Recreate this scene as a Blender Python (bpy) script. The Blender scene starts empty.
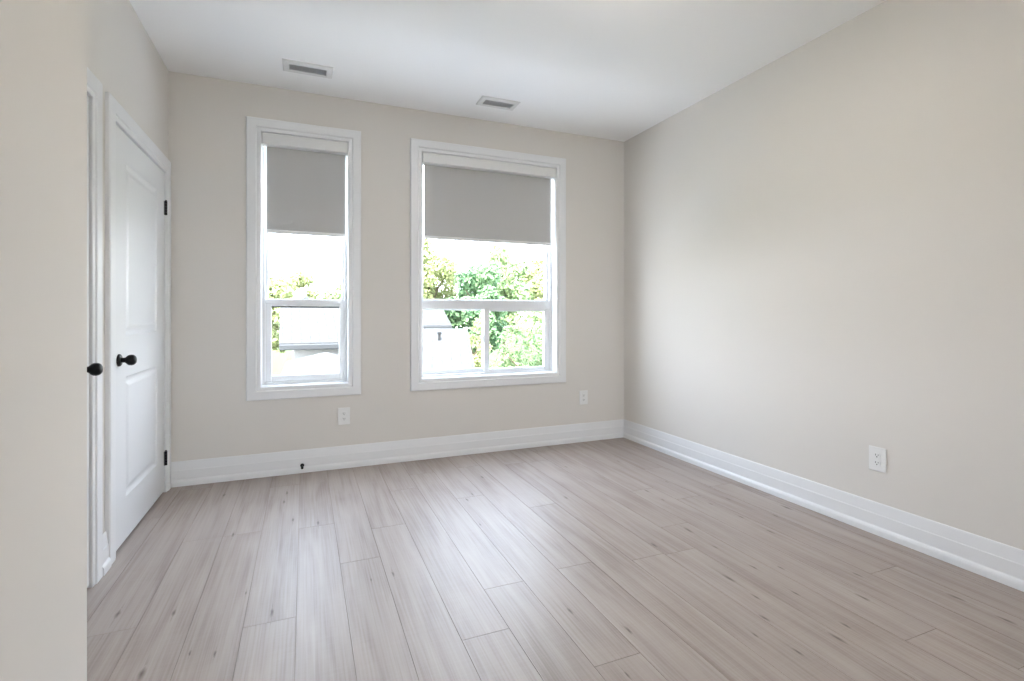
import bpy, bmesh, math, random
from mathutils import Vector, Matrix

SC = bpy.context.scene
COL = SC.collection

# ------------------------------------------------------------------ camera, world, sun, exposure
CAM_H = 1.137
YAW = 0.391
FOCAL_PX = 503.7
cam_data = bpy.data.cameras.new('camera')
cam_data.sensor_width = 36.0
cam_data.lens = FOCAL_PX / 1024.0 * 36.0
cam_data.shift_y = -(340.5 - 314.28) / 1024.0
cam_data.clip_start = 0.05
cam_data.clip_end = 300
cam = bpy.data.objects.new('camera', cam_data)
cam.location = (0, 0, CAM_H)
cam.rotation_euler = (math.pi / 2, 0, -YAW)
COL.objects.link(cam)
SC.camera = cam

SKY_STRENGTH = 17.0
SUN_STRENGTH = 34.0
FILL_LAMP_POWER = 26.0
EXPOSURE = 0.10

world = bpy.data.worlds.new('sky')
SC.world = world
world.use_nodes = True
wn = world.node_tree.nodes
wl = world.node_tree.links
wn.clear()
w_out = wn.new('ShaderNodeOutputWorld')
w_bg = wn.new('ShaderNodeBackground')
w_tc = wn.new('ShaderNodeTexCoord')
w_sep = wn.new('ShaderNodeSeparateXYZ')
w_ramp = wn.new('ShaderNodeValToRGB')
w_ramp.color_ramp.elements[0].position = 0.0
w_ramp.color_ramp.elements[0].color = (0.945, 0.955, 1.02, 1)
w_ramp.color_ramp.elements[1].position = 0.6
w_ramp.color_ramp.elements[1].color = (0.69, 0.80, 1.02, 1)
wl.new(w_tc.outputs['Generated'], w_sep.inputs[0])
wl.new(w_sep.outputs['Z'], w_ramp.inputs[0])
wl.new(w_ramp.outputs[0], w_bg.inputs['Color'])
w_bg.inputs['Strength'].default_value = SKY_STRENGTH
wl.new(w_bg.outputs[0], w_out.inputs['Surface'])

sun_data = bpy.data.lights.new('sun', 'SUN')
sun_data.energy = SUN_STRENGTH
sun_data.angle = math.radians(3)
sun_data.color = (1.0, 0.95, 0.86)
sun = bpy.data.objects.new('sun', sun_data)
sun.rotation_euler = Vector((0.25, 0.60, -0.80)).to_track_quat('-Z', 'Y').to_euler()   # high behind the house, onto the gardens
sun.location = (0, -8, 12)
COL.objects.link(sun)

SC.view_settings.view_transform = 'Standard'
SC.view_settings.look = 'None'
SC.view_settings.exposure = EXPOSURE
SC.view_settings.gamma = 1.0
SC.view_settings.use_curve_mapping = False
SC.cycles.max_bounces = 12
SC.cycles.diffuse_bounces = 8
SC.cycles.glossy_bounces = 4
SC.cycles.transparent_max_bounces = 12
SC.cycles.sample_clamp_indirect = 8.0
SC.cycles.use_denoising = True

# ------------------------------------------------------------------ dimensions (metres)
XL, XR, YB, H = -0.828, 2.747, 3.931, 2.74
NEAR_X, NEAR_Y = -0.45, 1.408      # the wall corner at the left edge of the picture
YR = -7.5                          # wall behind the camera, set far back to even out the fill
W1 = (-0.279, 0.300, 0.630, 2.413)
W2 = (0.855, 2.035, 0.632, 2.413)
WR = (1.12, 2.62, 0.10, 2.60)      # added unseen window behind the camera for interior fill
GROUND = -3.0


def lin(r, g, b):
    def f(c):
        c /= 255.0
        return c / 12.92 if c <= 0.04045 else ((c + 0.055) / 1.055) ** 2.4
    return (f(r), f(g), f(b), 1.0)


# portals: tell the renderer where daylight comes in
for nm, w, py, pr in (('window_daylight', W1, YB + 0.21, -math.pi / 2), ('window_daylight', W2, YB + 0.21, -math.pi / 2), ('window_daylight', WR, YR - 0.16, math.pi / 2)):
    pd = bpy.data.lights.new(nm, 'AREA')
    pd.shape = 'RECTANGLE'
    pd.size = w[1] - w[0] + 0.02
    pd.size_y = w[3] - w[2] + 0.02
    pd.cycles.is_portal = True
    po = bpy.data.objects.new(nm, pd)
    po.location = ((w[0] + w[1]) / 2, py, (w[2] + w[3]) / 2)
    po.rotation_euler = (pr, 0, 0)
    COL.objects.link(po)


# ------------------------------------------------------------------ materials
def mat(name, color, rough=0.6, spec=0.5, metal=0.0):
    m = bpy.data.materials.new(name)
    m.use_nodes = True
    b = m.node_tree.nodes['Principled BSDF']
    b.inputs['Base Color'].default_value = color
    b.inputs['Roughness'].default_value = rough
    b.inputs['Specular IOR Level'].default_value = spec
    b.inputs['Metallic'].default_value = metal
    return m


def noise_bump(m, scale, strength, dist=0.002, vary=0.0):
    nt = m.node_tree
    b = nt.nodes['Principled BSDF']
    tc = nt.nodes.new('ShaderNodeTexCoord')
    n = nt.nodes.new('ShaderNodeTexNoise')
    n.inputs['Scale'].default_value = scale
    n.inputs['Detail'].default_value = 4
    nt.links.new(tc.outputs['Object'], n.inputs['Vector'])
    bp = nt.nodes.new('ShaderNodeBump')
    bp.inputs['Strength'].default_value = strength
    bp.inputs['Distance'].default_value = dist
    nt.links.new(n.outputs['Fac'], bp.inputs['Height'])
    nt.links.new(bp.outputs['Normal'], b.inputs['Normal'])
    if vary:
        c = b.inputs['Base Color'].default_value[:]
        mx = nt.nodes.new('ShaderNodeMix')
        mx.data_type = 'RGBA'
        mx.inputs['A'].default_value = [x * (1 - vary) for x in c[:3]] + [1]
        mx.inputs['B'].default_value = [min(1, x * (1 + vary)) for x in c[:3]] + [1]
        nt.links.new(n.outputs['Fac'], mx.inputs['Factor'])
        nt.links.new(mx.outputs['Result'], b.inputs['Base Color'])
    return m


M = {}
M['wall'] = noise_bump(mat('wall_paint', (0.688, 0.660, 0.622, 1), 0.75, 0.3), 220, 0.08, 0.001)
M['ceiling'] = noise_bump(mat('ceiling_paint', (0.92, 0.92, 0.92, 1), 0.9, 0.2), 180, 0.08, 0.001)
M['trim'] = noise_bump(mat('trim_paint', (0.77, 0.775, 0.785, 1), 0.35, 0.5), 60, 0.03, 0.001)
M['door'] = noise_bump(mat('door_paint', (0.74, 0.75, 0.76, 1), 0.38, 0.5), 60, 0.03, 0.001)
M['vinyl'] = noise_bump(mat('white_vinyl', (0.78, 0.79, 0.80, 1), 0.35, 0.5), 40, 0.02, 0.001)
M['shade'] = noise_bump(mat('shade_fabric', (0.48, 0.475, 0.465, 1), 0.85, 0.2), 900, 0.15, 0.0005, 0.04)
M['hem'] = noise_bump(mat('hem_fabric', (0.80, 0.80, 0.79, 1), 0.7, 0.3), 900, 0.1, 0.0005)
M['cassette'] = noise_bump(mat('cassette_paint', (0.74, 0.74, 0.73, 1), 0.4, 0.5), 60, 0.02, 0.001)
M['black'] = noise_bump(mat('black_metal', (0.003, 0.003, 0.0035, 1), 0.38, 0.25), 120, 0.03, 0.0005)
M['rubber'] = noise_bump(mat('black_rubber', (0.008, 0.008, 0.008, 1), 0.8, 0.2), 200, 0.05, 0.0005)
M['plate'] = noise_bump(mat('white_plastic', (0.78, 0.78, 0.77, 1), 0.35, 0.5), 60, 0.02, 0.0005)
M['slot'] = noise_bump(mat('dark_slot', (0.03, 0.03, 0.03, 1), 0.8, 0.2), 60, 0.02, 0.0005)
M['vent'] = noise_bump(mat('vent_enamel', (0.72, 0.72, 0.71, 1), 0.45, 0.4), 80, 0.02, 0.0005)
M['slat'] = noise_bump(mat('vent_slat', (0.70, 0.70, 0.70, 1), 0.5, 0.4), 80, 0.02, 0.0005)
M['duct'] = noise_bump(mat('duct_metal', (0.42, 0.42, 0.425, 1), 0.6, 0.4), 80, 0.02, 0.0005)
M['steel'] = noise_bump(mat('screw_steel', (0.45, 0.45, 0.45, 1), 0.35, 0.5, 0.8), 80, 0.02, 0.0005)
M['bounce_paving'] = noise_bump(mat('pale_bounce_slab', (0.74, 0.73, 0.71, 1), 0.9, 0.2), 6, 0.2, 0.004, 0.06)  # pale tone for the ground slabs added to bounce daylight
M['grass'] = noise_bump(mat('lawn', (0.035, 0.055, 0.018, 1), 0.95, 0.1), 3, 0.5, 0.05, 0.35)
M['bark'] = noise_bump(mat('bark', (0.10, 0.075, 0.055, 1), 0.95, 0.1), 12, 0.6, 0.02, 0.3)
M['siding'] = noise_bump(mat('house_siding', (0.22, 0.215, 0.21, 1), 0.8, 0.3), 20, 0.1, 0.005, 0.05)
M['gutter'] = noise_bump(mat('grey_gutter', (0.022, 0.023, 0.025, 1), 0.6, 0.3), 20, 0.05, 0.002)
M['vent_and_shadow'] = noise_bump(mat('dark_vent_and_shadow', (0.01, 0.01, 0.01, 1), 0.7, 0.3), 20, 0.05, 0.002)  # roof vent, and the shadow line drawn under the meeting rail
M['flower'] = noise_bump(mat('red_flowers', (0.30, 0.06, 0.05, 1), 0.8, 0.2), 20, 0.1, 0.002, 0.3)


def glass_mat():
    m = bpy.data.materials.new('window_glass')
    m.use_nodes = True
    nt = m.node_tree
    nt.nodes.clear()
    o = nt.nodes.new('ShaderNodeOutputMaterial')
    mx = nt.nodes.new('ShaderNodeMixShader')
    fr = nt.nodes.new('ShaderNodeFresnel')
    fr.inputs['IOR'].default_value = 1.45
    t = nt.nodes.new('ShaderNodeBsdfTransparent')
    t.inputs['Color'].default_value = (0.96, 0.98, 0.97, 1)
    g = nt.nodes.new('ShaderNodeBsdfGlossy')
    g.inputs['Roughness'].default_value = 0.02
    # reflect once, on the face that looks at the ray; the far face of the thin pane only transmits
    ge = nt.nodes.new('ShaderNodeNewGeometry')
    inv = nt.nodes.new('ShaderNodeMath'); inv.operation = 'SUBTRACT'; inv.inputs[0].default_value = 1.0
    ml = nt.nodes.new('ShaderNodeMath'); ml.operation = 'MULTIPLY'
    nt.links.new(ge.outputs['Backfacing'], inv.inputs[1])
    nt.links.new(inv.outputs[0], ml.inputs[0])
    nt.links.new(fr.outputs[0], ml.inputs[1])
    nt.links.new(ml.outputs[0], mx.inputs[0])
    nt.links.new(t.outputs[0], mx.inputs[1])
    nt.links.new(g.outputs[0], mx.inputs[2])
    nt.links.new(mx.outputs[0], o.inputs['Surface'])
    return m


M['glass'] = glass_mat()


def shingle_mat():
    m = mat('roof_shingles', (0.15, 0.15, 0.15, 1), 0.9, 0.2)
    nt = m.node_tree
    b = nt.nodes['Principled BSDF']
    uv = nt.nodes.new('ShaderNodeUVMap')
    br = nt.nodes.new('ShaderNodeTexBrick')
    br.inputs['Scale'].default_value = 1.0
    br.inputs['Color1'].default_value = (0.040, 0.040, 0.041, 1)
    br.inputs['Color2'].default_value = (0.050, 0.049, 0.048, 1)
    br.inputs['Mortar'].default_value = (0.026, 0.026, 0.026, 1)
    br.inputs['Mortar Size'].default_value = 0.02
    br.inputs['Brick Width'].default_value = 0.45
    br.inputs['Row Height'].default_value = 0.22
    nt.links.new(uv.outputs['UV'], br.inputs['Vector'])
    nt.links.new(br.outputs['Color'], b.inputs['Base Color'])
    return m


M['shingle'] = shingle_mat()


def leaf_mat(name, c1, c2):
    m = bpy.data.materials.new(name)
    m.use_nodes = True
    nt = m.node_tree
    b = nt.nodes['Principled BSDF']
    at = nt.nodes.new('ShaderNodeAttribute')
    at.attribute_name = 'leaf_tone'
    mx = nt.nodes.new('ShaderNodeMix')
    mx.data_type = 'RGBA'
    mx.inputs['A'].default_value = c1
    mx.inputs['B'].default_value = c2
    nt.links.new(at.outputs['Fac'], mx.inputs['Factor'])
    nt.links.new(mx.outputs['Result'], b.inputs['Base Color'])
    b.inputs['Roughness'].default_value = 0.6
    b.inputs['Specular IOR Level'].default_value = 0.2
    tr = nt.nodes.new('ShaderNodeBsdfTranslucent')
    nt.links.new(mx.outputs['Result'], tr.inputs['Color'])
    ms = nt.nodes.new('ShaderNodeMixShader')
    ms.inputs[0].default_value = 0.4
    out = nt.nodes['Material Output']
    nt.links.new(b.outputs[0], ms.inputs[1])
    nt.links.new(tr.outputs[0], ms.inputs[2])
    nt.links.new(ms.outputs[0], out.inputs['Surface'])
    return m


M['leaf_mid'] = leaf_mat('leaf_mid_green', (0.06, 0.115, 0.045, 1), (0.34, 0.41, 0.21, 1))
M['leaf_yellow'] = leaf_mat('leaf_yellow_green', (0.11, 0.14, 0.045, 1), (0.42, 0.44, 0.23, 1))
M['leaf_dark'] = leaf_mat('leaf_deep_green', (0.035, 0.090, 0.040, 1), (0.22, 0.33, 0.17, 1))


def floor_mat():
    m = mat('oak_laminate', (0.4, 0.33, 0.28, 1), 0.4, 0.5)
    nt = m.node_tree
    N = nt.nodes
    L = nt.links
    b = N['Principled BSDF']
    tc = N.new('ShaderNodeTexCoord')
    at = N.new('ShaderNodeAttribute')
    at.attribute_name = 'plank_tone'
    kn = N.new('ShaderNodeAttribute')
    kn.attribute_name = 'knot'
    # every plank takes its own stretch of grain
    mul = N.new('ShaderNodeMath'); mul.operation = 'MULTIPLY'; mul.inputs[1].default_value = 53.0
    L.new(at.outputs['Fac'], mul.inputs[0])
    cmb = N.new('ShaderNodeCombineXYZ')
    L.new(mul.outputs[0], cmb.inputs['Y']); L.new(mul.outputs[0], cmb.inputs['Z'])
    add = N.new('ShaderNodeVectorMath'); add.operation = 'ADD'
    L.new(tc.outputs['Object'], add.inputs[0]); L.new(cmb.outputs[0], add.inputs[1])

    def noise(sx, sy, detail, dist=0.0):
        mp = N.new('ShaderNodeMapping')
        mp.inputs['Scale'].default_value = (sx, sy, 1)
        L.new(add.outputs[0], mp.inputs['Vector'])
        n = N.new('ShaderNodeTexNoise')
        n.inputs['Scale'].default_value = 1
        n.inputs['Detail'].default_value = detail
        n.inputs['Distortion'].default_value = dist
        L.new(mp.outputs[0], n.inputs['Vector'])
        return n.outputs['Fac']

    broad = noise(16, 1.3, 5, 0.8)
    fine = noise(150, 2.2, 4)
    blot = noise(5, 2.2, 2)
    saw = noise(8, 160, 2)

    def mixf(a, fa, bb, fb):
        x = N.new('ShaderNodeMath'); x.operation = 'MULTIPLY'; x.inputs[1].default_value = fa
        L.new(a, x.inputs[0])
        y = N.new('ShaderNodeMath'); y.operation = 'MULTIPLY_ADD'; y.inputs[1].default_value = fb
        L.new(bb, y.inputs[0]); L.new(x.outputs[0], y.inputs[2])
        return y.outputs[0]

    v = mixf(broad, 0.40, fine, 0.32)
    v = mixf(v, 1.0, blot, 0.18)
    v = mixf(v, 1.0, saw, 0.06)
    v = mixf(v, 1.0, at.outputs['Fac'], 0.03)
    rp = N.new('ShaderNodeValToRGB')
    e = rp.color_ramp.elements
    e[0].position = 0.36; e[0].color = (0.250, 0.200, 0.170, 1)
    e[1].position = 0.72; e[1].color = (0.430, 0.378, 0.345, 1)
    k = e.new(0.50); k.color = (0.345, 0.292, 0.260, 1)
    L.new(v, rp.inputs[0])
    mx = N.new('ShaderNodeMix'); mx.data_type = 'RGBA'
    L.new(kn.outputs['Fac'], mx.inputs['Factor'])
    L.new(rp.outputs[0], mx.inputs['A'])
    mx.inputs['B'].default_value = (0.075, 0.052, 0.038, 1)
    L.new(mx.outputs['Result'], b.inputs['Base Color'])
    rr = N.new('ShaderNodeMapRange')
    rr.inputs['To Min'].default_value = 0.40
    rr.inputs['To Max'].default_value = 0.50
    L.new(fine, rr.inputs['Value'])
    L.new(rr.outputs[0], b.inputs['Roughness'])
    bp = N.new('ShaderNodeBump')
    bp.inputs['Strength'].default_value = 0.12
    bp.inputs['Distance'].default_value = 0.001
    L.new(fine, bp.inputs['Height'])
    L.new(bp.outputs[0], b.inputs['Normal'])
    return m


M['floor'] = floor_mat()
M['gap'] = noise_bump(mat('plank_gap', (0.25, 0.205, 0.175, 1), 0.8, 0.2), 30, 0.05, 0.001)
M['fill_glow'] = bpy.data.materials.new('fill_diffuser')
M['fill_glow'].use_nodes = True
_b = M['fill_glow'].node_tree.nodes['Principled BSDF']
_b.inputs['Base Color'].default_value = (0.8, 0.78, 0.74, 1)
_b.inputs['Emission Color'].default_value = (1.0, 0.965, 0.92, 1)


# ------------------------------------------------------------------ mesh helpers
def obj(name, bm, m=None, parent=None, smooth=False, recalc=True):
    if recalc:
        bmesh.ops.recalc_face_normals(bm, faces=bm.faces)
    me = bpy.data.meshes.new(name)
    bm.to_mesh(me)
    bm.free()
    if m is not None:
        for x in (m if isinstance(m, (list, tuple)) else [m]):
            me.materials.append(x)
    if smooth:
        for p in me.polygons:
            p.use_smooth = True
    o = bpy.data.objects.new(name, me)
    COL.objects.link(o)
    if parent:
        o.parent = parent
    return o


def empty(name, loc=(0, 0, 0), rotz=0.0):
    o = bpy.data.objects.new(name, None)
    o.empty_display_size = 0.1
    o.location = loc
    o.rotation_euler = (0, 0, rotz)
    COL.objects.link(o)
    return o


def tag(o, label, cat, group=None):
    o['label'] = label
    o['category'] = cat
    if group:
        o['group'] = group
    return o


def structure(o, label=None, cat=None):
    o['kind'] = 'structure'
    if label:
        o['label'] = label
        o['category'] = cat
    return o


def box(bm, x0, x1, y0, y1, z0, z1, bevel=0.0, seg=2):
    vs = [bm.verts.new((x, y, z)) for x in (x0, x1) for y in (y0, y1) for z in (z0, z1)]
    idx = [(0, 1, 3, 2), (4, 6, 7, 5), (0, 4, 5, 1), (2, 3, 7, 6), (0, 2, 6, 4), (1, 5, 7, 3)]
    fs = [bm.faces.new([vs[i] for i in f]) for f in idx]
    if bevel > 0:
        es = list({e for f in fs for e in f.edges})
        bmesh.ops.bevel(bm, geom=es, offset=bevel, segments=seg, profile=0.5, affect='EDGES')
    return fs


def lathe(bm, prof, origin, axis, seg=32):
    """prof: (distance along axis, radius) pairs; axis is a unit vector"""
    a = Vector(axis).normalized()
    u = a.orthogonal().normalized()
    w = a.cross(u)
    o = Vector(origin)
    rings = []
    for t, r in prof:
        if r < 1e-6:
            rings.append([bm.verts.new(o + a * t)])
        else:
            rings.append([bm.verts.new(o + a * t + (u * math.cos(2 * math.pi * i / seg) + w * math.sin(2 * math.pi * i / seg)) * r) for i in range(seg)])
    for A, B in zip(rings, rings[1:]):
        if len(A) == 1 and len(B) == 1:
            continue
        for i in range(seg):
            j = (i + 1) % seg
            if len(A) == 1:
                bm.faces.new((A[0], B[i], B[j]))
            elif len(B) == 1:
                bm.faces.new((A[i], A[j], B[0]))
            else:
                bm.faces.new((A[i], A[j], B[j], B[i]))
    if len(rings[0]) > 1:
        bm.faces.new(list(reversed(rings[0])))
    if len(rings[-1]) > 1:
        bm.faces.new(rings[-1])


def bridge_loops(bm, loops, closed=True, cap=False):
    """loops: list of vertex lists of equal length; closed: each loop is a ring"""
    n = len(loops[0])
    for A, B in zip(loops, loops[1:]):
        rng = range(n) if closed else range(n - 1)
        for i in rng:
            j = (i + 1) % n
            bm.faces.new((A[i], A[j], B[j], B[i]))


def rect_frame(bm, rect, prof, place):
    """A mitred picture frame. rect = (a0,a1,b0,b1) inner opening, prof = [(outward offset, depth)],
    place(a, b, depth) -> point"""
    a0, a1, b0, b1 = rect
    loops = []
    for o, d in prof:
        loops.append([bm.verts.new(place(a, b, d)) for a, b in
                      ((a0 - o, b0 - o), (a1 + o, b0 - o), (a1 + o, b1 + o), (a0 - o, b1 + o))])
    bridge_loops(bm, loops + [loops[0]] if False else loops)
    # close the back
    bm.faces.ensure_lookup_table()
    A, B = loops[-1], loops[0]
    for i in range(4):
        j = (i + 1) % 4
        bm.faces.new((A[i], A[j], B[j], B[i]))


def u_frame(bm, a0, a1, b0, b1, prof, place):
    """Door casing: two legs and a head, mitred at the top corners"""
    loops = []
    for o, d in prof:
        loops.append([bm.verts.new(place(a, b, d)) for a, b in
                      ((a0 - o, b0), (a0 - o, b1 + o), (a1 + o, b1 + o), (a1 + o, b0))])
    n = len(loops)
    for k in range(n):
        A, B = loops[k], loops[(k + 1) % n]
        for i in range(3):
            bm.faces.new((A[i], A[i + 1], B[i + 1], B[i]))
    bm.faces.new([l[0] for l in loops])
    bm.faces.new([l[3] for l in reversed(loops)])


def sweep(bm, prof, path, inward):
    """Extrude a profile [(depth out of wall, z)] along a floor path; inward = list of (dx,dy) offsets per path vertex
    (already mitred)."""
    secs = []
    for (x, y), (ix, iy) in zip(path, inward):
        secs.append([bm.verts.new((x + ix * d, y + iy * d, z)) for d, z in prof])
    n = len(prof)
    for A, B in zip(secs, secs[1:]):
        for i in range(n):
            j = (i + 1) % n
            bm.faces.new((A[i], A[j], B[j], B[i]))
    bm.faces.new(secs[0])
    bm.faces.new(list(reversed(secs[-1])))


# ------------------------------------------------------------------ room shell
# floor: laminate planks running away from the camera towards the window wall
PW = 0.1785
PX0 = -0.028
PLEN = 1.60
JOINTS = {-4: 2.21, -1: 2.06, 2: 2.75, 3: 1.69, 4: 1.967, 5: 1.40, 7: 2.70, 8: 1.94, 11: 1.10, 0: 1.30, 1: 2.42}
KNOTS = [(-.654, 2.336, 1.2), (-.459, 2.263, 1), (-.476, 1.914, 1.5), (-.114, 2.121, 1), (-.355, 1.975, .6), (-.277, 1.937, .7),
         (-.216, 2.312, .6), (-.467, 3.62, 1.2), (-.102, 3.508, 1.2), (-.114, 3.347, 1), (-.058, 3.035, 1), (.069, 2.94, 1.1),
         (-.34, 2.947, 1), (.921, 2.956, 1), (.359, 2.237, .9), (.264, 2.223, .6), (1.148, 3.334, 1.2), (.981, 3.043, .9),
         (1.801, 3.314, .9), (2.247, 3.296, .8), (2.038, 2.665, 1.2), (2.273, 2.756, .8), (2.03, 2.499, .8),
         (1.50, 2.762, 1.2), (1.588, 2.03, 1), (1.87, 2.095, 1.4), (2.411, 2.36, 1), (2.253, 2.336, .8), (2.264, 2.122, .9),
         (2.253, 1.916, 1.2), (2.622, 2.12, 1.6), (2.463, 2.056, 1), (1.855, 1.897, .8), (1.866, 1.682, 1.0), (1.975, 1.627, .8),
         (1.691, 1.65, 1.5), (1.679, 1.499, 1.0), (1.587, 1.385, 1), (1.829, 1.24, 1), (1.73, 1.197, 1.2), (1.536, 1.201, .8),
         (2.073, 1.336, 1.3), (2.419, 1.194, 1.4), (2.412, 1.026, 1.2), (2.232, 1.456, 1), (1.85, 1.46, .8), (1.477, 1.323, .7),
         (1.078, 1.518, 1), (.941, 1.7, .9), (.941, 1.325, .7), (.866, 2.583, .7)]


def build_floor():
    rnd = random.Random(11)
    bm = bmesh.new()
    tone = bm.loops.layers.float_color.new('plank_tone')
    knot = bm.loops.layers.float_color.new('knot')
    x_lo, x_hi, y_lo, y_hi = -0.96, XR + 0.02, YR - 0.02, YB + 0.02
    g = 0.0007
    tones = []

    def paint(f, t, ks=None):
        for i, l in enumerate(f.loops):
            l[tone] = (t, t, t, 1)
            k = 0.0 if ks is None else ks[i]
            l[knot] = (k, k, k, 1)

    k0 = int(math.floor((x_lo - PX0) / PW))
    k1 = int(math.floor((x_hi - PX0) / PW))
    for k in range(k0, k1 + 1):
        xa, xb = max(x_lo, PX0 + k * PW), min(x_hi, PX0 + (k + 1) * PW)
        if xb - xa < 0.004:
            continue
        j = JOINTS.get(k, rnd.uniform(0, PLEN))
        ys = [j]
        while ys[0] > y_lo:
            ys.insert(0, ys[0] - PLEN)
        while ys[-1] < y_hi:
            ys.append(ys[-1] + PLEN)
        for ya, yb in zip(ys, ys[1:]):
            ya, yb = max(ya, y_lo), min(yb, y_hi)
            if yb - ya < 0.01:
                continue
            t = rnd.random()
            tones.append((xa, xb, ya, yb, t))
            vs = [bm.verts.new(p) for p in ((xa + g, ya + g, 0), (xb - g, ya + g, 0), (xb - g, yb - g, 0), (xa + g, yb - g, 0))]
            lo = [bm.verts.new((v.co.x, v.co.y, -0.004)) for v in vs]
            f = bm.faces.new(vs)
            paint(f, t)
            for i in range(4):
                jn = (i + 1) % 4
                f = bm.faces.new((vs[jn], vs[i], lo[i], lo[jn]))
                f.material_index = 1
                paint(f, t)
    # knots: small dark eyes in the printed grain, elongated along the plank
    for (x, y, s) in KNOTS:
        t = 0.5
        for xa, xb, ya, yb, tt in tones:
            if xa <= x <= xb and ya <= y <= yb:
                t = tt
                x = min(max(x, xa + 0.014), xb - 0.014)
                break
        for rx, ry, kc in ((0.008 * s, 0.036 * s, 0.95), (0.004 * s, 0.085 * s, 0.50)):
            c = bm.verts.new((x, y + 0.01 * rnd.uniform(-1, 1), 0.0003 if kc > .5 else 0.0002))
            n = 14
            ring = []
            for i in range(n):
                a = 2 * math.pi * i / n
                r = rnd.uniform(0.75, 1.2)
                ring.append(bm.verts.new((x + rx * r * math.cos(a), y + ry * r * math.sin(a), c.co.z)))
            for i in range(n):
                f = bm.faces.new((c, ring[i], ring[(i + 1) % n]))
                paint(f, t, (kc, 0, 0))
    # sub-floor slab under the planks
    for f in box(bm, x_lo, x_hi, y_lo, y_hi, -0.12, -0.004):
        f.material_index = 1
        paint(f, 0.5)
    return obj('floor', bm, [M['floor'], M['gap']], recalc=False)


structure(build_floor(), 'grey beige wood laminate floor with long knotty planks', 'floor')

bm = bmesh.new()
box(bm, -1.2, XR + 0.15, YR - 0.15, YB + 0.2, H, H + 0.2)
structure(obj('ceiling', bm, M['ceiling']), 'smooth white painted ceiling', 'ceiling')


def wall_with_holes(name, u0, u1, v0, v1, holes, place, thick):
    """Panel of cells in the (u,v) plane leaving the holes open; one mesh."""
    us = sorted({u0, u1, *[h[0] for h in holes], *[h[1] for h in holes]})
    vs = sorted({v0, v1, *[h[2] for h in holes], *[h[3] for h in holes]})

    def solid(i, j):
        if i < 0 or j < 0 or i >= len(us) - 1 or j >= len(vs) - 1:
            return False
        cu, cv = (us[i] + us[i + 1]) / 2, (vs[j] + vs[j + 1]) / 2
        return not any(h[0] < cu < h[1] and h[2] < cv < h[3] for h in holes)

    bm = bmesh.new()
    grid = {}

    def V(i, j, k):
        if (i, j, k) not in grid:
            grid[(i, j, k)] = bm.verts.new(place(us[i], vs[j], k * thick))
        return grid[(i, j, k)]

    for i in range(len(us) - 1):
        for j in range(len(vs) - 1):
            if not solid(i, j):
                continue
            for k in (0, 1):
                bm.faces.new((V(i, j, k), V(i + 1, j, k), V(i + 1, j + 1, k), V(i, j + 1, k)))
            for di, dj, a, b in ((-1, 0, (i, j), (i, j + 1)), (1, 0, (i + 1, j), (i + 1, j + 1)),
                                 (0, -1, (i, j), (i + 1, j)), (0, 1, (i, j + 1), (i + 1, j + 1))):
                if not solid(i + di, j + dj):
                    bm.faces.new((V(*a, 0), V(*b, 0), V(*b, 1), V(*a, 1)))
    return bm


JB = 0.016   # jamb board thickness


def rough(w):
    return (w[0] - JB, w[1] + JB, w[2] - JB, w[3] + JB)


bm = wall_with_holes('wall_back', -1.2, XR + 0.15, -0.12, H, [rough(W1), rough(W2)], lambda u, v, d: (u, YB + d, v), 0.20)
structure(obj('wall_back', bm, M['wall']), 'beige window wall facing the camera', 'wall')

# left wall with two closet doorways
D2 = (2.885, 3.820, 0.0, 2.043)      # clear opening between the casings: y0, y1, z0, z1
D1 = (1.735, 2.605, 0.0, 2.043)
DJ = 0.012
holes = [(D1[0] - DJ, D1[1] + DJ, -0.2, D1[3] + DJ), (D2[0] - DJ, D2[1] + DJ, -0.2, D2[3] + DJ)]
bm = wall_with_holes('wall_left', NEAR_Y - 0.02, YB + 0.0, -0.005, H, holes, lambda u, v, d: (XL - d, u, v), 0.12)
box(bm, XL - 0.20, XL - 0.12, NEAR_Y - 0.1, YB, -0.005, H)
structure(obj('wall_left', bm, M['wall']), 'beige left wall with the white doors', 'wall')

bm = bmesh.new()
box(bm, XR, XR + 0.15, YR - 0.15, YB, -0.12, H)
structure(obj('wall_right', bm, M['wall']), 'long plain beige wall on the right', 'wall')

bm = bmesh.new()
box(bm, XL - 0.19, NEAR_X, YR, NEAR_Y, -0.005, H, 0.003, 2)
structure(obj('wall_near', bm, M['wall']), 'near beige wall corner at the left edge', 'wall')

bm = wall_with_holes('wall_rear', -1.2, XR, -0.12, H, [WR], lambda u, v, d: (u, YR - d, v), 0.15)
structure(obj('wall_rear', bm, M['wall']), 'beige wall behind the camera', 'wall')

# baseboards: tall flat board, a step, and a rounded shoe moulding
BASE = [(0, 0), (0.024, 0), (0.024, 0.020), (0.0235, 0.027), (0.0215, 0.033), (0.0185, 0.038), (0.0150, 0.041),
        (0.0135, 0.044), (0.0135, 0.100), (0.0132, 0.1030), (0.0112, 0.105), (0.0106, 0.110), (0.0060, 0.154), (0.0045, 0.160), (0.0030, 0.162), (0, 0.162)]
bm = bmesh.new()
sweep(bm, BASE, [(XL, YB), (XR, YB)], [(1, -1), (-1, -1)])
structure(obj('baseboard_back', bm, M['trim']), 'tall white baseboard along the window wall', 'baseboard')
bm = bmesh.new()
sweep(bm, BASE, [(XR, YB), (XR, YR)], [(-1, -1), (-1, 1)])
structure(obj('baseboard_right', bm, M['trim']), 'tall white baseboard along the right wall', 'baseboard')
bm = bmesh.new()
sweep(bm, BASE, [(XL, D1[1] + 0.095), (XL, D2[0] - 0.095)], [(1, 0), (1, 0)])
structure(obj('baseboard_left', bm, M['trim']), 'short piece of white baseboard between the two doors', 'baseboard')
bm = bmesh.new()
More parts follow.
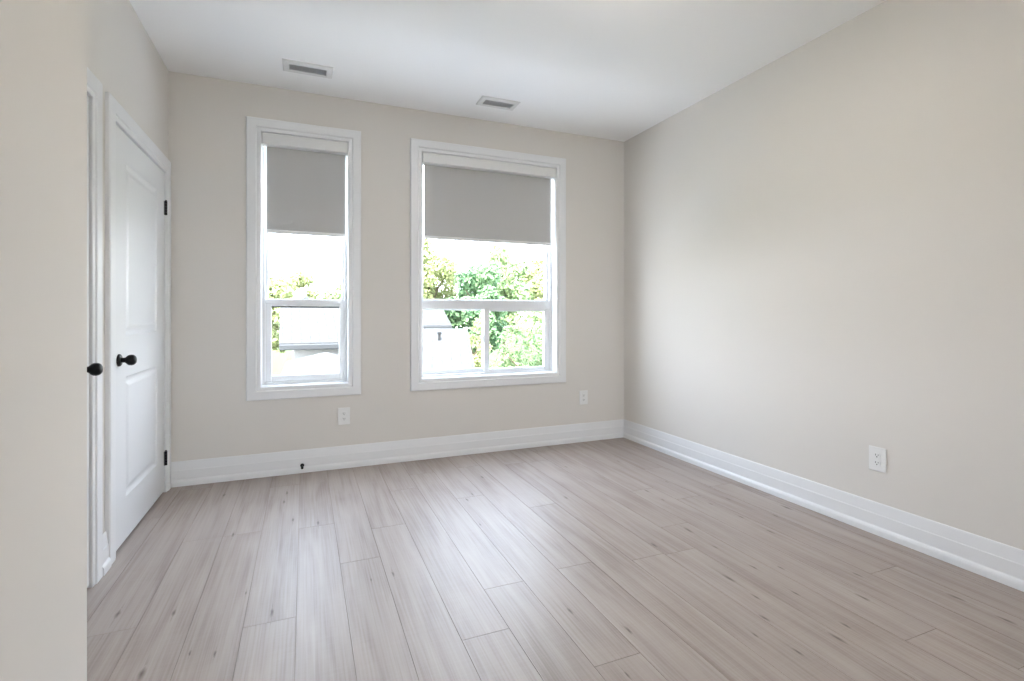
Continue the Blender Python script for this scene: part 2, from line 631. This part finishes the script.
sweep(bm, BASE, [(NEAR_X, YR), (NEAR_X, NEAR_Y), (XL, NEAR_Y)], [(1, 1), (1, 1), (0, 1)])
structure(obj('baseboard_near', bm, M['trim']), 'white baseboard around the near wall corner', 'baseboard')

# ------------------------------------------------------------------ windows
CAS = [(0.0, 0.0), (0.0, 0.009), (0.003, 0.012), (0.025, 0.012), (0.028, 0.015), (0.030, 0.020), (0.033, 0.0215),
       (0.083, 0.0215), (0.087, 0.020), (0.090, 0.016), (0.090, 0.0)]
back_place = lambda a, b, d: (a, YB - d, b)


def sash_bars(bm, x0, x1, z0, z1, wl_, wr, wb, wt, y0, y1, bev=0.003):
    """four mitre-free rails of a sash as one mesh"""
    box(bm, x0, x0 + wl_, y0, y1, z0, z1, bev)
    box(bm, x1 - wr, x1, y0, y1, z0, z1, bev)
    box(bm, x0 + wl_, x1 - wr, y0 + .001, y1, z0, z0 + wb, bev)
    box(bm, x0 + wl_, x1 - wr, y0 + .001, y1, z1 - wt, z1, bev)


def pane(parent, x0, x1, z0, z1, y, name='pane'):
    bm = bmesh.new()
    box(bm, x0, x1, y, y + 0.005, z0, z1)
    return obj(name, bm, M['glass'], parent)


def window_shell(name, w, label):
    root = structure(empty(name, ((w[0] + w[1]) / 2, YB, w[2])), label, 'window')
    inv = Matrix.Translation(root.location).inverted()

    def part(nm, bm, m, parent=None):
        o = obj(nm, bm, m)
        o.parent = parent or root
        o.matrix_parent_inverse = inv if parent is None else Matrix()
        return o

    bm = bmesh.new()
    rect_frame(bm, (w[0] - .003, w[1] + .003, w[2] - .003, w[3] + .003), CAS, back_place)
    part('casing', bm, M['trim'])
    bm = bmesh.new()
    r = rough(w)
    box(bm, r[0], w[0], YB, YB + 0.085, r[2], r[3])
    box(bm, w[1], r[1], YB, YB + 0.085, r[2], r[3])
    box(bm, w[0], w[1], YB, YB + 0.085, r[2], w[2])
    box(bm, w[0], w[1], YB, YB + 0.085, w[3], r[3])
    part('jamb', bm, M['trim'])
    return root, part


# narrow single-hung window on the left
root, part = window_shell('window_1', W1, 'narrow white single hung window on the left of the window wall')
x0, x1, z0, z1 = W1
r = rough(W1)
bm = bmesh.new()
F0, F1 = YB + 0.080, YB + 0.165
sash_bars(bm, r[0], r[1], r[2], r[3], JB + 0.020, JB + 0.020, JB + 0.016, JB + 0.03, F0, F1)
fr = part('frame', bm, M['vinyl'])
bm = bmesh.new()
sash_bars(bm, x0 + .020, x1 - .020, 1.215, z1 - .03, .018, .016, .030, .03, F0 + 0.045, F1 - .01)
up = part('upper_sash', bm, M['vinyl'])
pane(up, x0 + .036, x1 - .034, 1.24, z1 - .055, F0 + 0.060)
bm = bmesh.new()
sash_bars(bm, x0 + .014, x1 - .014, 0.647, 1.249, .046, .042, .046, .054, F0 + 0.005, F0 + 0.043)
box(bm, x0 + .02, x1 - .02, F0 - 0.004, F0 + 0.006, 1.214, 1.245, 0.003)     # lift rail
lo = part('lower_sash', bm, M['vinyl'])
pane(lo, x0 + .056, x1 - .052, 0.690, 1.20, F0 + 0.022)
bm = bmesh.new()
box(bm, x0 + .060, x1 - .056, F0 + 0.012, F0 + 0.040, 1.186, 1.1955)  # dark bar standing in for the shadow line beneath the rail
g = obj('rail_shadow', bm, M['vent_and_shadow'])
g.parent = lo
g['label'] = 'dark strip drawn as the shadow line under the meeting rail'
bm = bmesh.new()
cx = (x0 + x1) / 2
box(bm, cx - .03, cx + .03, F0 + .012, F0 + .034, 1.249, 1.258, .003)
box(bm, cx - .006, cx + .022, F0 + .016, F0 + .028, 1.258, 1.266, .003)
lk = obj('sash_lock', bm, M['vinyl'])
lk.parent = lo

# wide window: fixed light above a two-leaf slider
root, part = window_shell('window_2', W2, 'wide white window with a slider below, right of the narrow one')
x0, x1, z0, z1 = W2
r = rough(W2)
bm = bmesh.new()
sash_bars(bm, r[0], r[1], r[2], r[3], JB + 0.024, JB + 0.022, JB + 0.014, JB + 0.03, F0, F1)
box(bm, x0 + .02, x1 - .02, F0 + .002, F1, 1.180, 1.255, 0.004)               # transom bar
fr = part('frame', bm, M['vinyl'])
bm = bmesh.new()
sash_bars(bm, x0 + .024, x1 - .022, 1.252, z1 - .03, .010, .022, .010, .03, F0 + .025, F1 - .01)
up = part('fixed_sash', bm, M['vinyl'])
pane(up, x0 + .030, x1 - .040, 1.258, z1 - .055, F0 + .05)
mx0, mx1 = 1.404, 1.452
bm = bmesh.new()
sash_bars(bm, x0 + .024, 1.440, 0.646, 1.181, .014, .036, .036, .010, F0 + .045, F0 + .075)
sl = part('sliding_sash', bm, M['vinyl'])
pane(sl, x0 + .034, 1.410, 0.676, 1.175, F0 + .058)
bm = bmesh.new()
sash_bars(bm, 1.402, x1 - .022, 0.646, 1.181, .048, .046, .030, .018, F0 + .008, F0 + .040)
sr = part('sliding_sash', bm, M['vinyl'])
pane(sr, mx1 - .006, x1 - .064, 0.672, 1.168, F0 + .022)
bm = bmesh.new()
box(bm, 1.394, 1.404, F0 + .016, F0 + .034, .90, .955, .003)
lk = obj('sash_lock', bm, M['steel'])
lk.parent = sr
lk['label'] = 'small grey latch on the slider stile'


# made-up window behind the camera, lets in extra daylight as fill
root = structure(empty('fill_window_3', ((WR[0] + WR[1]) / 2, YR, WR[2])), 'added unseen window in the rear wall for fill daylight', 'window')
inv = Matrix.Translation(root.location).inverted()
bm = bmesh.new()
rect_frame(bm, WR, CAS, lambda a, b, d: (a, YR + d, b))
o = obj('casing', bm, M['trim'], root)
o.matrix_parent_inverse = inv
bm = bmesh.new()
sash_bars(bm, WR[0], WR[1], WR[2], WR[3], .05, .05, .05, .05, YR - .12, YR - .05)
xm = (WR[0] + WR[1]) / 2
box(bm, xm - .03, xm + .03, YR - .115, YR - .055, WR[2] + .05, WR[3] - .05)
o = obj('frame', bm, M['vinyl'], root)
o.matrix_parent_inverse = inv
for xa, xb in ((WR[0] + .05, xm - .03), (xm + .03, WR[1] - .05)):
    o = pane(root, xa, xb, WR[2] + .05, WR[3] - .05, YR - .09)
    o.matrix_parent_inverse = inv


# ------------------------------------------------------------------ roller shades
def roller_shade(w, fx0, fx1, zb, label):
    zt = w[3] - 0.003
    t = tag(empty('roller_shade', ((w[0] + w[1]) / 2, YB + 0.03, zt)), label, 'window shade', 'grey roller shades in the two windows')
    T = Matrix.Translation(t.location).inverted()
    bm = bmesh.new()
    yf, yb = YB - 0.012, YB + 0.062
    box(bm, w[0] + 0.004, w[1] - 0.004, yf, yb, zt - 0.078, zt, 0.006, 3)
    bm.transform(T)
    obj('cassette', bm, M['cassette'], t)
    for xa, xb in ((w[0] + 0.001, w[0] + 0.004), (w[1] - 0.004, w[1] - 0.001)):
        bm = bmesh.new()
        box(bm, xa, xb, yf - .001, yb, zt - 0.081, zt + 0.001, 0.001, 1)
        bm.transform(T)
        obj('end_cap', bm, M['cassette'], t)
    yc = YB + 0.050
    bm = bmesh.new()
    n = 10
    box(bm, fx0, fx1, yc, yc + 0.0012, zb + 0.024, zt - 0.05)
    bm.transform(T)
    f = obj('fabric', bm, M['shade'], t)
    f['label'] = 'grey blackout fabric'
    bm = bmesh.new()
    box(bm, fx0 + .001, fx1 - .001, yc - 0.005, yc + 0.006, zb, zb + 0.026, 0.004, 3)
    bm.transform(T)
    obj('hem_bar', bm, M['hem'], f)


roller_shade(W1, -0.248, 0.284, 1.716, 'narrow grey roller shade half lowered in the left single hung window')
roller_shade(W2, 0.882, 2.010, 1.741, 'wide grey roller shade lowered above the slider in the larger window')

# ------------------------------------------------------------------ doors
DCAS = [(0.0, 0.0), (0.0, 0.012), (0.003, 0.014), (0.022, 0.014), (0.025, 0.017), (0.028, 0.020), (0.088, 0.020), (0.092, 0.018), (0.095, 0.014), (0.095, 0.0)]
left_place = lambda a, b, d: (XL + d, a, b)
SLAB = XL + 0.003     # face of the door leaf


def knob(parent, y, z, label):
    k = bmesh.new()
    lathe(k, [(0.0, 0.012), (0.014, 0.0115), (0.020, 0.012), (0.025, 0.016), (0.031, 0.022), (0.038, 0.0255), (0.046, 0.0262), (0.054, 0.0245),
              (0.060, 0.0205), (0.064, 0.0145), (0.0655, 0.007), (0.066, 0.0)], (SLAB + 0.006, y, z), (1, 0, 0), 32)
    ko = obj('door_knob', k, M['black'], parent, smooth=True)
    ko['label'] = label
    rb = bmesh.new()
    lathe(rb, [(0.0, 0.030), (0.004, 0.030), (0.008, 0.0285), (0.011, 0.024), (0.012, 0.013)], (SLAB, y, z), (1, 0, 0), 40)
    obj('rosette', rb, M['black'], ko, smooth=True)


def hinge(parent, y, z):
    hb = bmesh.new()
    for k in range(5):
        za = z - 0.045 + k * 0.018
        lathe(hb, [(0.0, 0.0062), (0.0005, 0.0075), (0.0170, 0.0075), (0.0176, 0.0062)], (XL + 0.011, y, za), (0, 0, 1), 16)
    lathe(hb, [(0, 0.004), (0.003, 0.006), (0.006, 0.004)], (XL + 0.011, y, z + 0.045), (0, 0, 1), 12)
    box(hb, XL + 0.002, XL + 0.0045, y - 0.016, y + 0.002, z - 0.044, z + 0.044)
    h = obj('hinge', hb, M['black'], parent, smooth=False)
    h['label'] = 'black butt hinge'


def door(name, d, knob_y, hinge_y, label):
    root = structure(empty(name, (0, 0, 0)), label, 'door')
    bm = bmesh.new()
    u_frame(bm, d[0], d[1], 0.0, d[3], DCAS, left_place)
    obj('casing', bm, M['trim'], root)
    bm = bmesh.new()
    box(bm, XL - 0.119, XL - 0.0005, d[0] - DJ, d[0] - 0.0005, 0, d[3] + DJ)
    box(bm, XL - 0.119, XL - 0.0005, d[1] + 0.0005, d[1] + DJ, 0, d[3] + DJ)
    box(bm, XL - 0.119, XL - 0.0005, d[0] - .0005, d[1] + .0005, d[3] + 0.0005, d[3] + DJ)
    # stop the leaf closes against
    box(bm, XL - 0.060, XL - 0.042, d[0] - .0005, d[0] + 0.012, 0, d[3])
    box(bm, XL - 0.060, XL - 0.042, d[1] - 0.012, d[1] + .0005, 0, d[3])
    box(bm, XL - 0.060, XL - 0.042, d[0] + 0.012, d[1] - 0.012, d[3] - 0.012, d[3] + .0005)
    obj('jamb', bm, M['trim'], root)
    # leaf with two moulded panels
    a0, a1, b0, b1 = d[0] + 0.004, d[1] - 0.004, 0.014, d[3] - 0.006
    ST = 0.175
    panels = [(a0 + ST, a1 - ST, 0.226, 0.826), (a0 + ST, a1 - ST, 1.032, 1.890)]
    us = [a0, a0 + ST, a1 - ST, a1]
    vs = [b0, panels[0][2], panels[0][3], panels[1][2], panels[1][3], b1]
    bm = bmesh.new()
    P = lambda a, b, dd: bm.verts.new((SLAB + dd, a, b))
    grid = [[P(u, v, 0) for v in vs] for u in us]
    for i in range(3):
        for j in range(5):
            if i == 1 and j in (1, 3):
                continue
            bm.faces.new((grid[i][j], grid[i + 1][j], grid[i + 1][j + 1], grid[i][j + 1]))
    for pj in (1, 3):
        ring = [grid[1][pj], grid[2][pj], grid[2][pj + 1], grid[1][pj + 1]]
        q0, q1, w0, w1 = us[1], us[2], vs[pj], vs[pj + 1]
        for o, dd in ((0.004, -0.004), (0.012, -0.008), (0.018, -0.0095), (0.026, -0.0095), (0.031, -0.008), (0.046, -0.0025), (0.052, -0.0015)):
            nr = [P(q0 + o, w0 + o, dd), P(q1 - o, w0 + o, dd), P(q1 - o, w1 - o, dd), P(q0 + o, w1 - o, dd)]
            for i in range(4):
                j = (i + 1) % 4
                bm.faces.new((ring[i], ring[j], nr[j], nr[i]))
            ring = nr
        bm.faces.new(ring)
    # sides and back
    back = [bm.verts.new((SLAB - 0.035, a, b)) for a, b in ((a0, b0), (a1, b0), (a1, b1), (a0, b1))]
    bm.faces.new(back)
    edge = [[grid[i][0] for i in range(4)], [grid[3][j] for j in range(6)], [grid[i][5] for i in (3, 2, 1, 0)], [grid[0][j] for j in (5, 4, 3, 2, 1, 0)]]
    for e, (p, q) in zip(edge, ((0, 1), (1, 2), (2, 3), (3, 0))):
        bm.faces.new(e + [back[q], back[p]])
    leaf = obj('leaf', bm, M['door'], root)
    knob(leaf, knob_y, 0.916, 'matte black round door knob')
    for z in (0.218, 1.815):
        hinge(root, hinge_y, z)
    return root


door('door_1', D1, D1[1] - 0.097, D1[0] + 0.002, 'white door mostly hidden behind the near wall corner, only its black knob showing')
door('door_2', D2, D2[0] + 0.070, D2[1] - 0.004, 'white two panel door with black knob and hinges beside the window wall')


# ------------------------------------------------------------------ electrical outlets
def outlet(loc, rotz, label):
    t = tag(empty('electrical_outlet', loc, rotz), label, 'outlet', 'white duplex wall outlets')
    bm = bmesh.new()
    box(bm, -0.043, 0.043, -0.006, 0.0, -0.0625, 0.0625, 0.003, 3)
    obj('cover_plate', bm, M['plate'], t)
    for s in (-1, 1):
        bm = bmesh.new()
        # rounded face with flat top and bottom
        pts = []
        for i in range(32):
            a = 2 * math.pi * i / 32
            pts.append((0.0172 * math.cos(a), max(-0.0142, min(0.0142, 0.0172 * math.sin(a)))))
        f = [bm.verts.new((x, -0.0085, z + s * 0.0195)) for x, z in pts]
        b = [bm.verts.new((x * 1.03, -0.0055, z * 1.03 + s * 0.0195)) for x, z in pts]
        bm.faces.new(f)
        for i in range(32):
            j = (i + 1) % 32
            bm.faces.new((f[i], f[j], b[j], b[i]))
        rc = obj('receptacle', bm, M['plate'], t)
        bm = bmesh.new()
        z = s * 0.0195
        box(bm, -0.0075, -0.0050, -0.0092, -0.0080, z - 0.0015, z + 0.0075)
        box(bm, 0.0050, 0.0075, -0.0092, -0.0080, z - 0.0005, z + 0.0065)
        lathe(bm, [(0, 0.0028), (0.0012, 0.0028)], (0, -0.0080, z - 0.0070), (0, -1, 0), 12)
        sl = obj('slots', bm, M['slot'], rc)
    bm = bmesh.new()
    lathe(bm, [(0, 0.0034), (0.0012, 0.0030), (0.0016, 0.0)], (0, -0.006, 0), (0, -1, 0), 14)
    obj('screw', bm, M['plate'], t)
    return t


outlet((0.272, YB, 0.382), 0, 'white duplex outlet on the window wall below the narrow window')
outlet((2.312, YB, 0.392), 0, 'white duplex outlet on the window wall between the wide window and the room corner')
outlet((XR, 1.690, 0.387), -math.pi / 2, 'white duplex outlet on the long right wall above the baseboard')


# ------------------------------------------------------------------ ceiling registers
def ceiling_vent(loc, label):
    t = tag(empty('ceiling_vent', loc), label, 'vent', 'white ceiling registers')
    bm = bmesh.new()
    hx, hy = 0.112, 0.040
    loops = []
    for o, d in ((0.0, 0.0), (0.0, -0.010), (0.004, -0.012), (0.030, -0.011), (0.038, -0.007), (0.040, -0.003), (0.040, 0.0)):
        loops.append([bm.verts.new((sx * (hx + o), sy * (hy + o), d)) for sx, sy in ((-1, -1), (1, -1), (1, 1), (-1, 1))])
    bridge_loops(bm, loops)
    A, B = loops[-1], loops[0]
    for i in range(4):
        j = (i + 1) % 4
        bm.faces.new((A[i], A[j], B[j], B[i]))
    obj('frame', bm, M['vent'], t)
    bm = bmesh.new()
    box(bm, -hx, hx, -hy, hy, -0.0025, -0.0005)
    b = obj('damper', bm, M['duct'], t)
    b['label'] = 'dark grey duct opening'
    for k in range(6):
        y = -hy + (k + 0.5) * 2 * hy / 6
        bm = bmesh.new()
        v = [bm.verts.new(p) for p in ((-hx, y - .0045, -0.0095), (hx, y - .0045, -0.0095), (hx, y + .0035, -0.0035), (-hx, y + .0035, -0.0035),
                                       (-hx, y - .0035, -0.0100), (hx, y - .0035, -0.0100), (hx, y + .0045, -0.0040), (-hx, y + .0045, -0.0040))]
        for q in ((0, 1, 2, 3), (4, 7, 6, 5), (0, 4, 5, 1), (1, 5, 6, 2), (2, 6, 7, 3), (3, 7, 4, 0)):
            bm.faces.new([v[i] for i in q])
        obj('slat', bm, M['slat'], t)
    for s in (-1, 1):
        bm = bmesh.new()
        lathe(bm, [(0, 0.005), (0.0015, 0.0042), (0.002, 0.0)], (s * (hx + 0.018), 0, -0.0115), (0, 0, -1), 14)
        obj('screw', bm, M['slat'], t)
    return t


ceiling_vent((0.022, 3.545, H), 'white ceiling register above the narrow left window')
ceiling_vent((1.358, 3.572, H), 'white ceiling register above the wide window')

# ------------------------------------------------------------------ door stop on the baseboard
t = tag(empty('door_stop', (-0.014, YB - 0.012, 0.053)), 'small black door stop screwed to the baseboard under the narrow window', 'door stop')
bm = bmesh.new()
lathe(bm, [(0.0, 0.0135), (0.004, 0.0135), (0.008, 0.0115), (0.011, 0.007)], (0, 0, 0), (0, -1, 0), 24)
obj('base', bm, M['black'], t, smooth=True)
bm = bmesh.new()
prof = []
for i in range(41):
    prof.append((0.010 + i * 0.0013, 0.0052 + (0.0012 if i % 2 else 0.0)))
lathe(bm, prof, (0, 0, 0), (0, -1, 0), 20)
obj('stem', bm, M['black'], t, smooth=True)
bm = bmesh.new()
lathe(bm, [(0.060, 0.0075), (0.062, 0.0088), (0.072, 0.0088), (0.075, 0.0070), (0.076, 0.0)], (0, 0, 0), (0, -1, 0), 20)
obj('tip', bm, M['rubber'], t, smooth=True)

# ------------------------------------------------------------------ added fill lamp, unseen above the frame, brightens the room
LX, LY = 1.25, 1.60
t = tag(empty('fill_lamp', (LX, LY, H)), 'added unseen fill lamp with a frosted glass bowl open at the top', 'added fill light')
bm = bmesh.new()
lathe(bm, [(0.0, 0.07), (0.018, 0.07), (0.024, 0.06), (0.026, 0.010), (0.182, 0.010), (0.182, 0.03), (0.188, 0.03), (0.188, 0.0)], (0, 0, 0), (0, 0, -1), 32)
obj('base', bm, M['vent'], t, smooth=True)
bm = bmesh.new()
lathe(bm, [(0.110, 0.185), (0.135, 0.18), (0.155, 0.16), (0.170, 0.12), (0.178, 0.07), (0.180, 0.011), (0.177, 0.011), (0.175, 0.07), (0.167, 0.118), (0.152, 0.157), (0.133, 0.176), (0.110, 0.181)], (0, 0, 0), (0, 0, -1), 48)
obj('bowl', bm, M['fill_glow'], t, smooth=True)
_b.inputs['Emission Strength'].default_value = FILL_LAMP_POWER

# ------------------------------------------------------------------ outdoors, one storey below
bm = bmesh.new()
v = [bm.verts.new(p) for p in ((-60, -60, GROUND), (80, -60, GROUND), (80, 120, GROUND), (-60, 120, GROUND))]
bm.faces.new(v)
structure(obj('ground', bm, M['grass']), 'lawn and gardens outside the windows', 'ground')


bm = bmesh.new()
box(bm, -26, 12, YB + 0.25, 8.6, GROUND - 0.05, GROUND + 0.02, 0.01)  # pale slab added to bounce daylight up onto the ceiling
structure(obj('bounce_slab', bm, M['bounce_paving']), 'pale ground slab added to bounce daylight in through the windows', 'bounce_slab')
bm = bmesh.new()
box(bm, -30, -9.6, 8.62, 22, GROUND - 0.05, GROUND + 0.02, 0.01)  # added pale slab, throws light sideways onto the right wall
structure(obj('bounce_slab', bm, M['bounce_paving']), 'pale ground slab added at the left to bounce light onto the right wall', 'bounce_slab')
bm = bmesh.new()
box(bm, -8, 11, YR - 14, YR - 0.25, GROUND - 0.05, GROUND + 0.02, 0.01)  # unseen pale slab added to reflect light through the rear window
structure(obj('rear_bounce_slab', bm, M['bounce_paving']), 'pale ground slab added behind the house to bounce light in at the rear', 'rear_bounce_slab')


def roof_mesh(bm, faces):
    """faces: lists of points; UVs run along the eave (u) and up the slope (v)"""
    uv = bm.loops.layers.uv.verify()
    for pts in faces:
        vs = [bm.verts.new(p) for p in pts]
        f = bm.faces.new(vs)
        f.normal_update()
        n = f.normal
        if n.z < 0:
            f.normal_flip()
            n = -n
        e = Vector((0, 0, 1)).cross(n)
        e = e.normalized() if e.length > 1e-4 else Vector((1, 0, 0))
        s = n.cross(e)
        for l in f.loops:
            l[uv].uv = (l.vert.co.dot(e), l.vert.co.dot(s))


def gable_house(name, loc, rot, wx, wy, ze, zr, label, group=None, hip=0.0):
    """box house with its ridge along local x; eave/ridge heights above the ground"""
    t = tag(empty(name, loc, rot), label, 'house', group)
    ov = 0.35
    bm = bmesh.new()
    hx, hy = wx / 2, wy / 2
    zs = ze - 0.1
    base = [bm.verts.new((x, y, 0)) for x, y in ((-hx + ov, -hy + ov), (hx - ov, -hy + ov), (hx - ov, hy - ov), (-hx + ov, hy - ov))]
    top = [bm.verts.new((b.co.x, b.co.y, zs)) for b in base]
    for i in range(4):
        j = (i + 1) % 4
        bm.faces.new((base[i], base[j], top[j], top[i]))
    bm.faces.new(top)
    if not hip:
        for s in (-1, 1):
            a = [bm.verts.new((s * (hx - ov), -hy + ov, zs)), bm.verts.new((s * (hx - ov), hy - ov, zs)), bm.verts.new((s * (hx - ov), 0, zr - 0.12))]
            bm.faces.new(a)
    obj('wall', bm, M['siding'], t)
    bm = bmesh.new()
    rx = hx - hip
    R0, R1 = (-rx, 0, zr), (rx, 0, zr)
    E = [(-hx, -hy, ze), (hx, -hy, ze), (hx, hy, ze), (-hx, hy, ze)]
    faces = [[E[0], E[1], R1, R0], [E[2], E[3], R0, R1]]
    if hip:
        faces += [[E[3], E[0], R0], [E[1], E[2], R1]]
    low = [[(x, y, z - 0.10) for x, y, z in f] for f in faces]
    roof_mesh(bm, faces + low)
    rim = [(E[0], E[1]), (E[1], E[2]), (E[2], E[3]), (E[3], E[0])] if hip else [(E[0], E[1]), (E[1], R1), (R1, E[2]), (E[2], E[3]), (E[3], R0), (R0, E[0])]
    roof_mesh(bm, [[a, b, (b[0], b[1], b[2] - .10), (a[0], a[1], a[2] - .10)] for a, b in rim])
    obj('roof', bm, M['shingle'], t, recalc=False)
    for s in (-1, 1):
        bm = bmesh.new()
        y = s * (hy + 0.05)
        box(bm, -hx, hx, y - 0.06, y + 0.06, ze - 0.17, ze - 0.03, 0.02, 2)
        obj('gutter', bm, M['gutter'], t)
    return t


G = -GROUND
# house seen through the narrow window: its roof slope faces us, gutter crossing the lower sash
gable_house('house', (0.52, 17.2, GROUND), math.radians(1.6), 2.4, 6.4, G + 0.40, G + 1.62, 'house with a pale shingle roof and grey gutter seen through the narrow window')
# lower hip roof in front of it
gable_house('garage', (0.40, 11.0, GROUND), 0.0, 1.6, 4.0, G + 0.02, G + 0.36, 'low hip roofed garage in front of the gutter, at the bottom of the narrow window', hip=0.78)
# roof low in the left half of the wide window
hb = gable_house('house', (3.32, 13.83, GROUND), math.radians(-14.0), 1.9, 8.4, G - 0.42, G + 0.74, 'house with a low pale shingle roof outside the lower left pane of the wide window')
bm = bmesh.new()
lathe(bm, [(0, 0.035), (0.22, 0.035), (0.22, 0.055), (0.27, 0.055), (0.29, 0.02), (0.29, 0)], (0.17, -1.0, G + 0.40), (0, 0, 1), 16)
pv = obj('roof_vent', bm, M['vent_and_shadow'], hb)
pv['label'] = 'dark roof vent pipe'
# paler house far behind
gable_house('house', (4.4, 22.0, GROUND), 0.0, 2.4, 3.8, G + 0.70, G + 1.6, 'farther pale house behind the low roof in the wide window')



# ------------------------------------------------------------------ trees
def tree(name, x, y, top, rad, ztrunk, m, seed, label, n=2600, leaf=0.17, squash=1.0, group='garden trees outside the windows'):
    rnd = random.Random(seed)
    t = tag(empty(name, (x, y, GROUND)), label, 'tree', group)
    hgt = top - GROUND
    crown_lo = ztrunk
    cz = (hgt + crown_lo) / 2
    rz = (hgt - crown_lo) / 2
    # trunk and limbs
    bm = bmesh.new()

    def limb(p, q, r0, r1):
        p, q = Vector(p), Vector(q)
        a = (q - p)
        u = a.orthogonal().normalized()
        w = a.normalized().cross(u)
        k = 8
        A = [bm.verts.new(p + (u * math.cos(2 * math.pi * i / k) + w * math.sin(2 * math.pi * i / k)) * r0) for i in range(k)]
        B = [bm.verts.new(q + (u * math.cos(2 * math.pi * i / k) + w * math.sin(2 * math.pi * i / k)) * r1) for i in range(k)]
        for i in range(k):
            j = (i + 1) % k
            bm.faces.new((A[i], A[j], B[j], B[i]))
        bm.faces.new(B)

    tr = 0.05 + 0.05 * rad
    mid = (rnd.uniform(-.1, .1), rnd.uniform(-.1, .1), cz)
    limb((0, 0, -0.05), mid, tr, tr * 0.6)
    for i in range(7):
        a = 2 * math.pi * i / 7 + rnd.uniform(-.3, .3)
        zz = cz + rz * rnd.uniform(-.2, .65)
        limb((mid[0], mid[1], cz - rz * 0.35 + 0.1 * i * rz * .3), (rad * .7 * math.cos(a), rad * .7 * math.sin(a), zz), tr * 0.4, 0.015)
    obj('trunk', bm, M['bark'], t)
    # foliage: leaf sprays gathered in clumps
    bm = bmesh.new()
    tone = bm.verts.layers.float.new('leaf_tone')
    clumps = []
    for i in range(int(16 + 10 * rad)):
        while True:
            c = Vector((rnd.uniform(-1, 1), rnd.uniform(-1, 1), rnd.uniform(-1, 1)))
            if 0.35 < c.length < 0.85:
                break
        clumps.append((Vector((c.x * rad, c.y * rad, cz + c.z * rz)), rnd.uniform(.24, .42) * rad, rnd.uniform(-.22, .22)))
    for i in range(n):
        c, r, tc = clumps[rnd.randrange(len(clumps))]
        d = Vector((rnd.gauss(0, 1), rnd.gauss(0, 1), rnd.gauss(0, 1)))
        d.normalize()
        p = c + Vector((d.x, d.y, d.z * squash)) * r * rnd.uniform(.55, 1.05)
        nrm = (d + Vector((rnd.uniform(-.8, .8), rnd.uniform(-.8, .8), rnd.uniform(-.4, 1.0)))).normalized()
        u = nrm.orthogonal().normalized()
        u.rotate(Matrix.Rotation(rnd.uniform(0, 6.28), 3, nrm))
        w = nrm.cross(u)
        L = leaf * rnd.uniform(.6, 1.3)
        W = L * rnd.uniform(.35, .55)
        vs = [bm.verts.new(p - u * L), bm.verts.new(p + w * W + nrm * L * .12), bm.verts.new(p + u * L), bm.verts.new(p - w * W + nrm * L * .12)]
        tv = min(1, max(0, 0.5 + tc + rnd.uniform(-.35, .35)))
        for v in vs:
            v[tone] = tv
        bm.faces.new(vs)
    obj('foliage', bm, m, t, recalc=False)
    return t


# beyond the narrow window
tree('garden_tree', -1.60, 21.5, 4.0, 1.25, 2.0, M['leaf_yellow'], 1, 'yellow green tree at the left edge of the narrow window', 5200, .13)
tree('garden_tree', -1.45, 15.0, 0.9, 0.62, 1.0, M['leaf_dark'], 2, 'slim green tree beside the left end of the gutter roof', 1800, .10)
tree('garden_tree', -0.10, 25.5, 3.15, 1.05, 2.4, M['leaf_yellow'], 3, 'low yellow green tree showing over the roof in the middle of the narrow window', 5200, .13)
tree('garden_tree', 1.45, 22.3, 3.35, 0.85, 2.4, M['leaf_mid'], 4, 'green tree showing over the roof at the right side of the narrow window', 5200, .13)
# beyond the wide window
tree('garden_tree', 6.7, 28.7, 5.9, 2.0, 2.4, M['leaf_yellow'], 5, 'pale yellow green tree at the left side of the wide window', 9000, .14)
tree('garden_tree', 7.35, 21.8, 4.05, 1.45, 2.0, M['leaf_dark'], 6, 'deep green tree left of centre in the upper pane of the wide window', 9000, .13)
tree('garden_tree', 10.1, 25.7, 5.0, 1.9, 2.0, M['leaf_mid'], 7, 'broad light green tree in the centre of the wide window', 9500, .14)
tree('garden_tree', 13.3, 27.3, 5.2, 1.7, 2.0, M['leaf_yellow'], 8, 'yellow green tree at the right side of the wide window', 9000, .14)
tree('garden_tree', 6.15, 12.6, 1.35, 1.6, 0.6, M['leaf_mid'], 9, 'near light green tree filling the lower right pane of the wide window', 7500, .075)
tree('garden_tree', 8.7, 15.8, 1.7, 1.6, 0.6, M['leaf_dark'], 10, 'near deep green tree at the right edge of the lower right pane', 6500, .08)
tree('garden_tree', 6.10, 18.7, 1.05, 0.75, 1.2, M['leaf_yellow'], 12, 'small yellow green tree behind the end of the low roof', 2600, .075)
